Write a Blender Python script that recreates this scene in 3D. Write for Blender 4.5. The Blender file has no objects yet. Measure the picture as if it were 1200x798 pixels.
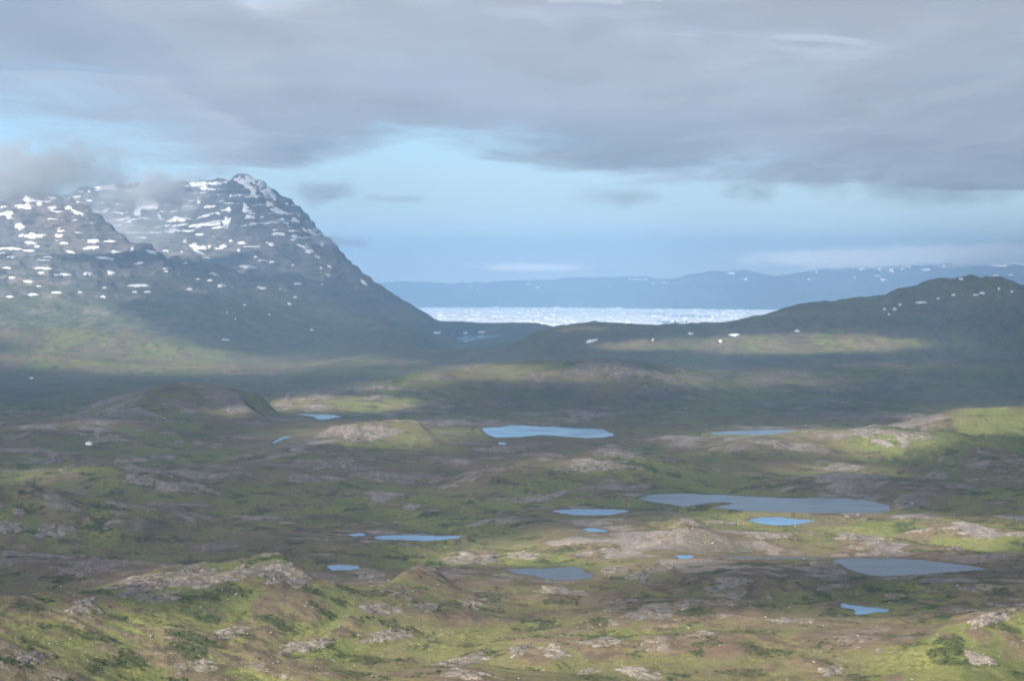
import bpy, math, random
import numpy as np
random.seed(7)
RNG = np.random.default_rng(7)
SC = bpy.context.scene
COL = SC.collection

# ------------------------------------------------------------------ camera
F, HOR, H = 2239.0, 330.0, 450.0          # focal length in photo pixels, horizon row, camera height (m)
PITCH = math.atan((399.0 - HOR) / F)
cam = bpy.data.cameras.new("camera")
cam.sensor_fit = 'HORIZONTAL'
cam.angle = 2 * math.atan(600.0 / F)
cam.clip_start, cam.clip_end = 1.0, 200000.0
camo = bpy.data.objects.new("camera", cam)
COL.objects.link(camo)
camo.location = (0, 0, H)
camo.rotation_euler = (math.pi / 2 - PITCH, 0, 0)
SC.camera = camo

# ------------------------------------------------------------------ world, sun, exposure
SUN_EL, SUN_AZ = math.radians(35), math.radians(-138)     # azimuth from +Y (view axis) towards +X
sun_dir = np.array([math.cos(SUN_EL) * math.sin(SUN_AZ), math.cos(SUN_EL) * math.cos(SUN_AZ), math.sin(SUN_EL)])
w = bpy.data.worlds.new("World"); SC.world = w; w.use_nodes = True
nt = w.node_tree; nt.nodes.clear()
sky = nt.nodes.new("ShaderNodeTexSky"); sky.sky_type = 'NISHITA'; sky.sun_disc = False
sky.sun_elevation = SUN_EL; sky.sun_rotation = SUN_AZ
sky.air_density = 0.9; sky.dust_density = 0.0; sky.ozone_density = 4.0; sky.altitude = 450
bg = nt.nodes.new("ShaderNodeBackground"); bg.inputs[1].default_value = 0.08
wo = nt.nodes.new("ShaderNodeOutputWorld")
nt.links.new(sky.outputs[0], bg.inputs[0]); nt.links.new(bg.outputs[0], wo.inputs[0])
sun = bpy.data.lights.new("sun", 'SUN'); sun.energy = 5.0; sun.angle = math.radians(0.5); sun.color = (1.0, 0.91, 0.78)
suno = bpy.data.objects.new("sun", sun); COL.objects.link(suno)
suno.rotation_euler = (math.pi / 2 - SUN_EL, 0, -SUN_AZ + math.pi)
suno.location = (0, 0, 3000)
SC.view_settings.view_transform = 'Standard'; SC.view_settings.look = 'None'
SC.view_settings.exposure = 1.27; SC.view_settings.gamma = 1.0; SC.view_settings.use_curve_mapping = False
cy = SC.cycles
cy.use_denoising = True
try: cy.denoiser = 'OPENIMAGEDENOISE'
except Exception: pass
cy.max_bounces = 6; cy.diffuse_bounces = 3; cy.glossy_bounces = 2; cy.transmission_bounces = 4
cy.volume_bounces = 2; cy.transparent_max_bounces = 16
cy.volume_step_rate = 1.0; cy.volume_max_steps = 256
cy.filter_width = 1.8
SC.render.film_transparent = False

# ------------------------------------------------------------------ helpers
def tag(o, label=None, cat=None, group=None, kind=None):
    if label: o["label"] = label
    if cat: o["category"] = cat
    if group: o["group"] = group
    if kind: o["kind"] = kind
    return o

def mesh_np(name, verts, faces, mat=None, smooth=True, attrs=None, parent=None):
    """verts n x 3, faces m x k (one k) or a list of such arrays."""
    me = bpy.data.meshes.new(name)
    verts = np.asarray(verts, dtype=np.float32)
    if not isinstance(faces, list): faces = [faces]
    faces = [np.asarray(f, dtype=np.int32) for f in faces if len(f)]
    loops = np.concatenate([f.ravel() for f in faces])
    totals = np.concatenate([np.full(len(f), f.shape[1], np.int32) for f in faces])
    starts = np.concatenate([[0], np.cumsum(totals)[:-1]]).astype(np.int32)
    me.vertices.add(len(verts)); me.vertices.foreach_set("co", verts.ravel())
    me.loops.add(len(loops)); me.loops.foreach_set("vertex_index", loops)
    me.polygons.add(len(totals)); me.polygons.foreach_set("loop_start", starts)
    me.polygons.foreach_set("loop_total", totals)
    me.polygons.foreach_set("use_smooth", np.full(len(totals), smooth, bool))
    if attrs:
        for k, a in attrs.items():
            at = me.attributes.new(k, 'FLOAT', 'POINT'); at.data.foreach_set("value", np.asarray(a, np.float32).ravel())
    me.update(calc_edges=True)
    if mat: me.materials.append(mat)
    o = bpy.data.objects.new(name, me); COL.objects.link(o)
    if parent: o.parent = parent
    return o

def sstep(a, b, x):
    t = np.clip((x - a) / (b - a), 0, 1); return t * t * (3 - 2 * t)

def _hash(ix, iy, seed):
    h = (ix.astype(np.int64) * 374761393 + iy.astype(np.int64) * 668265263 + seed * 2147483647) & 0xffffffff
    h = ((h ^ (h >> 13)) * 1274126177) & 0xffffffff
    h = ((h ^ (h >> 16)) * 2246822519) & 0xffffffff
    return (h ^ (h >> 15)) & 0xffffff

def perlin(x, y, seed=0):
    xi, yi = np.floor(x), np.floor(y); fx, fy = x - xi, y - yi
    ux, uy = fx * fx * fx * (fx * (fx * 6 - 15) + 10), fy * fy * fy * (fy * (fy * 6 - 15) + 10)
    def g(dx, dy):
        a = _hash(xi + dx, yi + dy, seed) * (2 * math.pi / 16777216.0)
        return np.cos(a) * (fx - dx) + np.sin(a) * (fy - dy)
    a, b, c, d = g(0, 0), g(1, 0), g(0, 1), g(1, 1)
    return ((a + (b - a) * ux) * (1 - uy) + (c + (d - c) * ux) * uy) * 1.5

def fbm(x, y, seed=0, octs=4, gain=0.5):
    s = 0; a = 1.0; n = 0
    for i in range(octs):
        s = s + a * perlin(x * 2 ** i, y * 2 ** i, seed + i * 17); n += a; a *= gain
    return s / n

def voro(x, y, seed=0):
    """F1, F2 and a random value of the nearest cell."""
    xi, yi = np.floor(x), np.floor(y)
    f1 = np.full(x.shape, 9.0); f2 = np.full(x.shape, 9.0); rv = np.zeros(x.shape)
    for dx in (-1, 0, 1):
        for dy in (-1, 0, 1):
            cx, cy_ = xi + dx, yi + dy
            px = cx + _hash(cx, cy_, seed) / 16777216.0; py = cy_ + _hash(cx, cy_, seed + 5) / 16777216.0
            d = np.hypot(px - x, py - y); r = _hash(cx, cy_, seed + 9) / 16777216.0
            nearer = d < f1
            f2 = np.where(nearer, f1, np.minimum(f2, d)); rv = np.where(nearer, r, rv); f1 = np.minimum(f1, d)
    return f1, f2, rv

CP, SP = math.cos(PITCH), math.sin(PITCH)
def ray(u, v):
    a = (np.asarray(u, float) - 600) / F; b = -(np.asarray(v, float) - 399) / F
    d = np.stack([a, CP + b * SP, -SP + b * CP], -1)
    return d / d[..., 1:2]                       # per metre of depth y
def at_depth(u, v, y):
    d = ray(u, v) * np.asarray(y, float)[..., None]; d[..., 2] += H
    return d
def project(x, y, z):
    dz = z - H
    zc = y * CP - dz * SP; yc = y * SP + dz * CP
    return 600 + F * x / zc, 399 - F * yc / zc

# ------------------------------------------------------------------ the land: one height field
BY = np.array([0, 700, 1000, 1400, 2000, 3000, 4200, 5000, 6500, 8000, 10000, 13000, 16000, 17500, 18500, 32500, 34000, 60000.])
BZ = np.array([330, 240, 168, 152, 150, 148, 145, 138, 100, 66, 52, 46, 30, 6, -18, -18, 4, 60.])
def base(x, y): return np.interp(y, BY, BZ)
def level_depth(v):
    y = 2000.0
    for _ in range(60): y = 0.5 * y + 0.5 * (H - (base(0, y) - 3)) / -float(ray(600, v)[2])
    return y

# crest lines: (column, row, depth) in the survey from the camera; front and back widths, profile power
RIDGES = [
 ([(-120,735,1380),(-60,722,1430),(0,707,1500),(60,694,1560),(110,683,1600),(200,664,1680),(300,654,1750),(385,657,1830)], 260, 110, 'b'),
 ([(-120,585,2250),(-40,579,2300),(30,577,2350),(90,584,2380),(125,593,2360),(165,609,2350)], 190, 170, 'b'),
 ([(-80,526,3300),(0,514,3500),(40,502,3700),(110,491,3850),(160,474,4100),(195,454,4300),(225,446,4350),(255,451,4350),(275,460,4330),(288,476,4300)], 330, 220, 'b'),
 ([(-60,551,2900),(40,540,2950),(100,537,2980),(140,547,2950)], 170, 150, 'b'),
 ([(120,575,2700),(160,560,2750),(190,575,2700)], 110, 100, 'b'),
 ([(270,486,4500),(340,470,4800),(400,458,4950),(470,442,5100),(520,434,5200),(570,428,5250),(630,424,5300),(700,421,5300),(770,428,5400),(840,444,5500)], 430, 380, 'b'),
 ([(700,465,5900),(760,450,6100),(850,434,6300),(930,428,6300),(1000,425,6300),(1100,423,6300),(1200,419,6300),(1320,419,6300)], 750, 500, 'b'),
 ([(150,474,6300),(220,462,6700),(280,452,7000),(330,440,7400),(412,421,7800),(480,418,8000),(540,416,8200),(590,411,8400),(640,389,8700),(700,378,8800),(780,379,8900),(850,381,8900),(890,373,9000),(920,364,9100),(960,353,9200),(1000,350,9300),(1040,345,9300),(1090,340,9400),(1130,336,9500),(1160,336,9500),(1200,334,9600),(1300,336,9700),(1450,333,9800)], 1700, 900, 'c'),
 ([(1060,350,9000),(1090,341,9050),(1130,332,9100),(1170,333,9200)], 420, 300, 'b'),
 ([(1095,503,3550),(1120,494,3600),(1150,487,3700),(1200,481,3750),(1290,478,3800)], 260, 220, 'b'),
 ([(830,521,3300),(880,509,3350),(960,499,3450),(1040,494,3450),(1090,499,3420),(1130,511,3380)], 240, 150, 'b'),
 ([(310,531,3400),(345,514,3500),(380,500,3620),(440,492,3700),(520,491,3720),(565,499,3650)], 260, 120, 'b'),
 ([(780,614,2260),(830,609,2320),(900,608,2330),(1000,606,2360),(1080,612,2330)], 130, 70, 'b'),
 ([(610,546,2900),(660,536,2980),(710,530,3020),(765,537,3000)], 170, 140, 'b'),
 ([(780,663,1960),(850,657,1990),(930,655,2010),(975,660,1990)], 70, 60, 'b'),
 ([(1120,742,1500),(1180,722,1560),(1260,708,1600)], 90, 90, 'b'),
 # mountain country
 ([(-300,338,11200),(0,342,11200),(200,350,11400),(330,360,11900),(430,371,12400),(485,381,12700)], 3600, 1500, 'p'),
 ([(-420,292,10800),(-200,300,11000),(0,302,11200),(100,303,11300,.9),(200,306,11500,.62),(260,312,11800,.5),(320,320,12400,.42),(380,333,13200,.36),(415,346,13900,.28),(432,358,14400,.2)], 3300, 1600, 'p'),
 ([(-420,205,12300),(-150,212,12100),(0,226,12000),(60,231,12000),(92,237,12000),(108,246,11950),(125,262,11900),(150,280,11750),(176,300,11500)], 1100, 1400, 'p'),
 ([(40,230,15800),(100,215,15500),(150,218,15300),(215,208,15000),(250,211,14900),(272,211,14800),(288,205,14700),(300,208,14700),(310,216,14700),(323,222,14700),(335,236,14700),(348,247,14700),(366,266,14700),(373,275,14650),(390,289,14600),(405,309,14500,.7),(428,330,14600,.6),(450,344,14800,.5),(475,356,15000,.4),(500,368,15300,.3),(514,378,15500,.25)], 2500, 1500, 'p'),
 ([(490,377,14400),(540,377,14800),(590,378,15100),(620,378,15200),(636,382,15250)], 420, 420, 'b'),
 ([(250,350,35500),(350,340,36000),(430,331,36000),(470,331,36000),(530,333,36000),(570,331,36000),(640,329,36000),(690,325,36000),(750,325,36500),(785,330,36500),(805,325,36000),(830,319,35000),(870,318,34500),(890,323,34000),(930,321,33500),(980,315,33500),(1050,311,33500),(1150,308,33500),(1250,303,33500),(1500,300,33500),(2200,300,33500),(3000,310,34000)], 3300, 5000, 'p'),
]

# lakes: outlines as surveyed (column,row); each lies level
LAKES = {
 'A': ([(345.5,485.5),(360,484.5),(370,485.2),(383,485.5),(393,486.5),(399,488.5),(390,490),(384,491.2),(374,491.9),(370,490.5),(369,489),(360,487.5),(350,486.5)],
       "small pale blue pond left of the low hill, below a sunlit strip of meadow"),
 'A2': ([(318.5,519),(323,515.5),(332,511.6),(341,511),(338,512.8),(330,515.5),(323,519.6)], "narrow slanting sliver of blue water beside a dark rocky hump"),
 'B': ([(565,501.7),(590,499.7),(597,498),(615,498.3),(633,499.7),(673,500),(707,503.3),(720,510),(707,512.5),(687,513.3),(667,511.7),(648,510.3),(630,509.7),(612,512),(580,512.8),(570,507.5)],
       "largest bright blue lake, below the rounded hill in the middle of the valley"),
 'B2': ([(829,507),(850,505.5),(900,503.3),(940,504),(946,507),(930,508.8),(880,509.4),(840,509)], "faint grey blue strip of water between the plateau and the rocky ridge"),
 'B3': ([(583,518.6),(588,518.2),(594,518.7),(592,520.4),(585,520.6)], "tiny blue pool just in front of the bright blue lake"),
 'C': ([(748,584),(765,579),(790,578),(850,580),(925,584),(1000,583),(1015,586),(1042,592),(1043,598),(1025,600.5),(970,600.5),(930,600),(880,598.5),(855,596),(836,594),(852,591.5),(862,590),(855,588.3),(838,588.3),(815,591),(802,593.3),(788,591),(768,588)],
       "long slate grey lake with a thin dark spit reaching in from its near shore"),
 'D': ([(648,599),(658,597),(678,596.3),(720,596.6),(738,598.3),(730,600.5),(715,603.2),(690,603.8),(672,603),(658,601)], "flat blue pond lying just left of the long grey lake"),
 'E': ([(877,609),(889,606.5),(911,606),(932,608.3),(954,610),(943,612.5),(927,615),(905,614.6),(889,612.7)], "blue pond in sunlit ground directly below the long grey lake"),
 'F': ([(437,629),(450,627),(483,626.7),(508,627.8),(538,628),(537,630),(521,632),(500,633.6),(475,632.5),(446,632)], "thin elongated blue pond with a bright narrow tail"),
 'F2': ([(407,626),(425,624),(430,626.4),(413,628.5)], "very small blue pool at the end of the thin elongated pond"),
 'G': ([(593.5,666.3),(603,666.6),(617,665.4),(639,666),(658,664),(670.5,664),(681,666),(685,670),(698,675),(689,678),(669,680),(650,679.5),(636,677.6),(626.5,674.5),(610,673),(601,670)],
       "rounded steel blue pond below a pale rock ledge"),
 'H': ([(972,655.5),(992,653.6),(1020,653.6),(1052,653.8),(1080,655.6),(1110,659),(1140,663),(1160,666),(1140,668.3),(1112,670.3),(1080,673),(1052,674.3),(1030,674.8),(1014,673.2),(994,667),(984,660.5)],
       "broad slate blue lake tapering to a point at its grassy end"),
 'H2': ([(790,651),(800,650),(813,650.8),(811,654.2),(797,655)], "little blue pool beside a grey rock hump"),
 'H3': ([(822,651.6),(860,651.2),(920,652.4),(968,653.2),(968,654.6),(915,654.2),(855,653.2)], "thin dark channel of water leading to the broad slate blue lake"),
 'I': ([(383,663),(396,661.5),(419,662.8),(421,666),(408,668),(392,668)], "small blue pond tucked behind the long rock outcrop"),
 'J': ([(983,708),(990,707),(1000,709.5),(1012,711),(1025,711.6),(1038,714),(1041,716.3),(1030,717.5),(1015,719),(1006,719.6),(999,717),(995,713.5),(987,711)], "marshy blue pool with grassy ragged edges near a white boulder"),
 'K': ([(682,619.5),(691,618.4),(702,619.6),(714,621.8),(705,623.6),(691,622.8)], "tiny blue pool in pale sunlit heath below the flat blue pond"),
 'LD': ([(520,396.5),(548,393.6),(588,392),(589,394),(560,397.5),(545,401),(528,402),(532,399)], "pale blue lagoon far off below the headland, with small snow banks along its far shore"),
}
LAKE_W = {}
for k, (pts, lab) in LAKES.items():
    vs = np.array(pts); y0 = level_depth(vs[:, 1].mean()); z = float(base(0, y0)) - 3.0
    d = ray(vs[:, 0], vs[:, 1]); y = (z - H) / d[:, 2]
    LAKE_W[k] = (np.stack([d[:, 0] * y, y], -1), z)

def poly_sd(px, py, poly):
    """signed distance to a polygon, negative inside"""
    n = len(poly); dist = np.full(px.shape, 1e18); inside = np.zeros(px.shape, bool)
    for i in range(n):
        ax, ay = poly[i]; bx, by = poly[(i + 1) % n]
        ex, ey = bx - ax, by - ay; wx, wy = px - ax, py - ay
        t = np.clip((wx * ex + wy * ey) / (ex * ex + ey * ey + 1e-9), 0, 1)
        dist = np.minimum(dist, (wx - ex * t) ** 2 + (wy - ey * t) ** 2)
        c = (ay > py) != (by > py)
        inside ^= c & (px < (bx - ax) * (py - ay) / (by - ay + 1e-12) + ax)
    d = np.sqrt(dist); return np.where(inside, -d, d)

# fan of rays from under the camera: finer where the picture is finer
ang = np.concatenate([np.radians(np.linspace(-75, -18, 40))[:-1], np.radians(np.linspace(-18, 18, 700)), np.radians(np.linspace(18, 75, 40))[1:]])
rr = [60.0]
while rr[-1] < 42000:
    r = rr[-1]
    if r < 1150: dr = max(6, r * .06)
    elif r < 6000: dr = min(max(0.9 * r * r / 671700., 1.8), 8.5)
    elif r < 10000: dr = 18
    elif r < 16200: dr = 21
    elif r < 18500: dr = 110
    elif r < 32000: dr = 900
    elif r < 38500: dr = 80
    else: dr = 400
    rr.append(r + dr)
rad = np.array(rr)
NA, NR = len(ang), len(rad)
A, R = np.meshgrid(ang, rad)                       # NR x NA
X, Y = R * np.sin(A), R * np.cos(A)

def land(X, Y, R):
    b = base(X, R)
    acc = np.zeros_like(b); mtn = np.zeros_like(b)
    for pts, wf, wb, prof in RIDGES:
        P = np.array([tuple(p) + ((1.0,) if len(p) == 3 else ()) for p in pts], float); C = at_depth(P[:, 0], P[:, 1], P[:, 2]); cr = np.hypot(C[:, 0], C[:, 1])
        wm = max(wf, wb)
        rows = np.where((rad > cr.min() - wm - 10) & (rad < cr.max() + wm + 10))[0]
        if len(rows) == 0: continue
        sl = slice(rows[0], rows[-1] + 1)
        x, y, r = X[sl], Y[sl], R[sl]
        a = np.zeros_like(x); bz = np.interp(r, BY, BZ)
        stretch = (1 + 0.22 * fbm(x / 700, y / 700, 31, 3)) if prof == 'p' else 1.0
        for i in range(len(C) - 1):
            ax, ay, az = C[i]; bx, by, bzz = C[i + 1]
            ex, ey = bx - ax, by - ay
            t = np.clip(((x - ax) * ex + (y - ay) * ey) / (ex * ex + ey * ey), 0, 1)
            d = np.hypot(x - ax - ex * t, y - ay - ey * t)
            rc = np.hypot(ax + ex * t, ay + ey * t)
            sd_ = np.clip((r - rc) / (d + 1e-6), -1, 1) * .5 + .5
            wdt = (wf + (wb - wf) * sd_) * (P[i, 3] + (P[i + 1, 3] - P[i, 3]) * t)
            q = np.clip(d * stretch / wdt, 0, 1)
            g = (1 - q * q) ** 2 if prof in 'bc' else (1 - q) ** 1.12
            a = np.maximum(a, np.maximum(az + (bzz - az) * t - np.interp(rc, BY, BZ), 0) * g)
        if prof in 'pc':         # the flanks fall away along the line of the crest
            uu = x / np.maximum(y, 1); cu = C[:, 0] / C[:, 1]; ca = C[:, 2] - np.interp(cr, BY, BZ)
            cu = np.concatenate([[cu[0] - .03], cu, [cu[-1] + .02]]); ca = np.concatenate([[0], ca, [0]])
            a = np.minimum(a, np.maximum(np.interp(uu, cu, ca), 0) * 1.02 + 2)
        pw = 5.0
        acc[sl] = (acc[sl] ** pw + a ** pw) ** (1 / pw)
        if prof == 'p': mtn[sl] = np.maximum(mtn[sl], a)
    h = b + acc
    near = 1 - sstep(5200, 7500, R); mid = sstep(4800, 7000, R) * (1 - sstep(17000, 18000, R))
    # glacier-worn knolls
    wx = X + 60 * perlin(X / 300, Y / 300, 3); wy = Y + 60 * perlin(X / 300, Y / 300, 4)
    k1 = np.abs(perlin(wx / 330, wy / 230, 11)); k2 = np.abs(perlin(wx / 120, wy / 85, 12)); k3 = np.abs(perlin(wx / 44, wy / 34, 13))
    k4 = np.abs(perlin(X / 16, Y / 13, 14)); k5 = perlin(X / 6.5, Y / 6, 15)
    k0 = np.abs(perlin(X / 640 + .2 * k1, Y / 430, 10))
    kn = 28 * (k0 - .3) * (1 - .5 * sstep(4300, 5200, R)) + (13 - 6 * sstep(4200, 5000, R)) * k1 + 7.4 * k2 + 3.0 * k3 + 1.0 * k4 + .35 * k5 - 7 + 2 * sstep(4200, 5000, R)
    foot = sstep(900, 1300, R)
    h = h + near * kn * foot
    md = 26 * np.abs(perlin(wx / 620, wy / 520, 21)) + 13 * np.abs(perlin(wx / 210, wy / 190, 22)) + (6 + 6 * sstep(1000, 2000, X)) * perlin(X / 90, Y / 90, 23) + 5 * perlin(X / 35, Y / 35, 24) + 7 * np.abs(perlin(X / 110, Y / 95, 25)) - 16
    mw = mid * (0.35 + 0.65 * sstep(20, 140, acc)) * (1 - 0.6 * sstep(9500, 10500, R))
    h = h + md * mw * (.7 + .7 * sstep(1200, 2600, X))
    # bedded lava mountains: gullies and ledges
    mf = sstep(40, 450, mtn) * (R > 9500)
    rd = 1 - np.abs(perlin(wx / 1000, wy / 1000, 41)); rd2 = 1 - np.abs(perlin(wx / 330, wy / 330, 42)); rd3 = 1 - np.abs(perlin(X / 120, Y / 120, 43))
    h = h + mf * (85 * (rd - .72) + 46 * (rd2 - .72) + 24 * (rd3 - .72))
    S = 58.0
    q = (h + 60 * fbm(X / 900, Y / 900, 44, 4)) / S + 0.00035 * X
    fr = q - np.floor(q)
    h = h + mf * (R < 20000) * S * .58 * (sstep(.3, .72, fr) - fr)
    h = h + mf * 5 * perlin(X / 40, Y / 40, 45)
    # ledges and jointed blocks of bare rock
    conv = k0 * .55 + k1 * .8 + k2 * .8 + k3 * .7 - .80
    rockn = conv + .75 * fbm(X / 75, Y / 60, 51, 4) - .06
    steep_rock = sstep(60, 20, 0 * R)
    rockn = rockn - .7 * sstep(.21, .235, X / R) * sstep(3300, 3500, R)
    rockn = rockn + .30 * sstep(8, 32, acc) * sstep(2500, 2800, R) * sstep(7000, 6000, R)
    nearr = 1 - sstep(6600, 8800, R)
    rock = sstep(.0, .42, rockn) * nearr * (.45 + .55 * sstep(1750, 2100, R)) * (1 - .45 * sstep(4200, 5200, R))
    f1, f2, rv = voro(X / 9 + .4 * perlin(X / 9, Y / 9, 61), Y / 6, 60)
    blk = (rv - .4) * 1.7 * sstep(.02, .2, f2 - f1) - .9 * (1 - sstep(0, .12, f2 - f1))
    h = h + rock * blk * foot * (1 - sstep(3500, 5000, R))
    f1b, f2b, rvb = voro(X / 30, Y / 21, 66)
    h = h + rock * (rvb - .5) * 2.0 * sstep(.0, .18, f2b - f1b) * foot
    lush = sstep(.1, -.38, conv + .35 * fbm(X / 130, Y / 130, 52, 3)) 
    lush = np.maximum(lush, .9 * sstep(.215, .235, X / R) * sstep(3350, 3500, R) * sstep(4100, 3900, R))
    shrub = sstep(.12, .34, fbm(X / 46, Y / 32, 53, 4) - .2 * rock + .04)
    # lakes
    shore = np.zeros_like(h); near_shore = []
    for k, (poly, z) in LAKE_W.items():
        far = poly[:, 1].mean() > 9000
        reach = 900 if far else 330
        pa = np.arctan2(poly[:, 0], poly[:, 1])
        fr_ = reach * (2.2 if far else 1)
        m = (X > poly[:, 0].min() - reach) & (X < poly[:, 0].max() + reach) & (Y > poly[:, 1].min() - fr_) & (Y < poly[:, 1].max() + reach)
        if not m.any(): continue
        x, y = X[m], Y[m]
        wob = (0 if far else (6 if k == 'J' else 2.2)) * perlin(x / 14, y / 18, 71) + (0 if far else 1.0) * perlin(x / 5, y / 6, 72)
        sd = poly_sd(x, y, poly) + wob
        hh = h[m]
        cap = z + .25 + np.maximum(sd, 0) * (.02 if far else .05)
        aa = np.arctan2(x, y); ahalf = .5 * (pa.max() - pa.min()); amid = .5 * (pa.max() + pa.min())
        # open ground towards the camera, a tighter basin elsewhere
        front = sstep(ahalf + (.012 if far else .05), ahalf, np.abs(aa - amid)) * (np.hypot(x, y) < np.hypot(poly[:, 0], poly[:, 1]).mean())
        lim = reach * (.28 + (1.9 if far else .72) * front)
        wgt = (1 - sstep(.5, 1, sd / lim)) * (1 - sstep(25, 70, mtn[m]))
        hh = hh - np.maximum(hh - cap, 0) * wgt * .97
        h[m] = hh; near_shore.append((m, sd, z))
        rock[m] = rock[m] * (1 - .6 * sstep(12, 2, np.abs(sd)))
        shore[m] = np.maximum(shore[m], sstep(7, 1, np.abs(sd)))
    for m, sd, z in near_shore:
        hh = h[m]; h[m] = np.where((sd > 0) & (sd < 14), np.maximum(hh, z + .12 + np.clip(sd, 0, 8) * .04), hh)
    for m, sd, z in near_shore:
        hh = h[m]; h[m] = np.where(sd <= 0, np.minimum(hh, z - .25 - np.minimum(-sd * .2, 4)), hh)
    return h, rock, lush, shrub, shore, mtn, conv

Z, ROCK, LUSH, SHRUB, SHORE, MTN, CONV = land(X, Y, R)

LNR = np.log(rad)
def zat(x, y, arr=None):
    """height (or another field) of the fan at world points"""
    arr = Z if arr is None else arr
    x = np.asarray(x, float); y = np.asarray(y, float)
    a = np.arctan2(x, y); r = np.hypot(x, y)
    ia = np.clip(np.interp(a, ang, np.arange(NA)), 0, NA - 1.001); ir = np.clip(np.interp(r, rad, np.arange(NR)), 0, NR - 1.001)
    i0, j0 = ir.astype(int), ia.astype(int); fi, fj = ir - i0, ia - j0
    return (arr[i0, j0] * (1 - fi) * (1 - fj) + arr[i0 + 1, j0] * fi * (1 - fj) + arr[i0, j0 + 1] * (1 - fi) * fj + arr[i0 + 1, j0 + 1] * fi * fj)
START = int(np.searchsorted(rad, 1000))
def ground_hit(u, v):
    """first point of the land that the camera ray meets"""
    d = ray(u, v); a = math.atan2(d[0], d[1]); j = int(round(float(np.interp(a, ang, np.arange(NA)))))
    hor = math.hypot(d[0], d[1]); tan_e = d[2] / hor
    el = (Z[START:, j] - H) / rad[START:]
    w_ = np.where(el >= tan_e)[0]
    if len(w_) == 0: return None
    i = w_[0]
    if i == 0: r = rad[START]
    else:
        e0, e1 = el[i - 1], el[i]; t = (tan_e - e0) / (e1 - e0 + 1e-12); r = rad[START + i - 1] + t * (rad[START + i] - rad[START + i - 1])
    x, y = r * math.sin(a), r * math.cos(a)
    return np.array([x, y, float(zat(x, y))])

# ------------------------------------------------------------------ material helpers
class NT:
    def __init__(s, name):
        s.m = bpy.data.materials.new(name); s.m.use_nodes = True; s.t = s.m.node_tree; s.t.nodes.clear()
        s.out = s.n("ShaderNodeOutputMaterial")
    def n(s, typ, **kw):
        nd = s.t.nodes.new(typ)
        for k, v in kw.items(): setattr(nd, k, v)
        return nd
    def l(s, a, b): s.t.links.new(a, b)
    def val(s, sock, v):
        if hasattr(v, 'is_output') or isinstance(v, bpy.types.NodeSocket): s.l(v, sock)
        else: sock.default_value = v
    def attr(s, name): return s.n("ShaderNodeAttribute", attribute_name=name).outputs['Fac']
    def pos(s): return s.n("ShaderNodeNewGeometry").outputs['Position']
    def noise(s, vec, scale, detail=4, rough=.55, dist=0.0):
        nd = s.n("ShaderNodeTexNoise"); s.l(vec, nd.inputs['Vector']); nd.inputs['Scale'].default_value = scale
        nd.inputs['Detail'].default_value = detail; nd.inputs['Roughness'].default_value = rough; nd.inputs['Distortion'].default_value = dist
        return nd.outputs['Fac']
    def vscale(s, vec, xyz):
        nd = s.n("ShaderNodeVectorMath", operation='MULTIPLY'); s.l(vec, nd.inputs[0]); nd.inputs[1].default_value = xyz; return nd.outputs[0]
    def math(s, op, a, b=0.0, clamp=False):
        nd = s.n("ShaderNodeMath", operation=op, use_clamp=clamp); s.val(nd.inputs[0], a); s.val(nd.inputs[1], b); return nd.outputs[0]
    def remap(s, v, a, b, c=0.0, d=1.0):
        nd = s.n("ShaderNodeMapRange", interpolation_type='SMOOTHSTEP'); s.val(nd.inputs[0], v)
        for i, q in enumerate((a, b, c, d)): nd.inputs[i + 1].default_value = q
        return nd.outputs[0]
    def mix(s, f, a, b):
        nd = s.n("ShaderNodeMix", data_type='RGBA'); s.val(nd.inputs[0], f); s.val(nd.inputs[6], a if not isinstance(a, tuple) else (*a, 1)); s.val(nd.inputs[7], b if not isinstance(b, tuple) else (*b, 1)); return nd.outputs[2]
    def bump(s, h, strength, dist):
        nd = s.n("ShaderNodeBump"); s.l(h, nd.inputs['Height']); nd.inputs['Strength'].default_value = strength; nd.inputs['Distance'].default_value = dist; return nd.outputs[0]
    def principled(s, color, rough=.9, spec=.1, normal=None):
        p = s.n("ShaderNodeBsdfPrincipled"); s.val(p.inputs['Base Color'], color if not isinstance(color, tuple) else (*color, 1))
        s.val(p.inputs['Roughness'], rough); p.inputs['Specular IOR Level'].default_value = spec
        if normal is not None: s.l(normal, p.inputs['Normal'])
        s.l(p.outputs[0], s.out.inputs['Surface']); return p

def rock_color(m, P):
    big = m.noise(P, 1 / 40., 4); mid_ = m.noise(P, 1 / 9., 5, .65); fine = m.noise(P, 1 / 1.7, 4, .7)
    c = m.mix(m.remap(big, .38, .62), (.165, .148, .142), (.25, .212, .185))
    c = m.mix(m.remap(mid_, .46, .66), c, (.34, .30, .26))
    c = m.mix(m.remap(fine, .50, .36), c, (.10, .095, .095))
    return c

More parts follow.
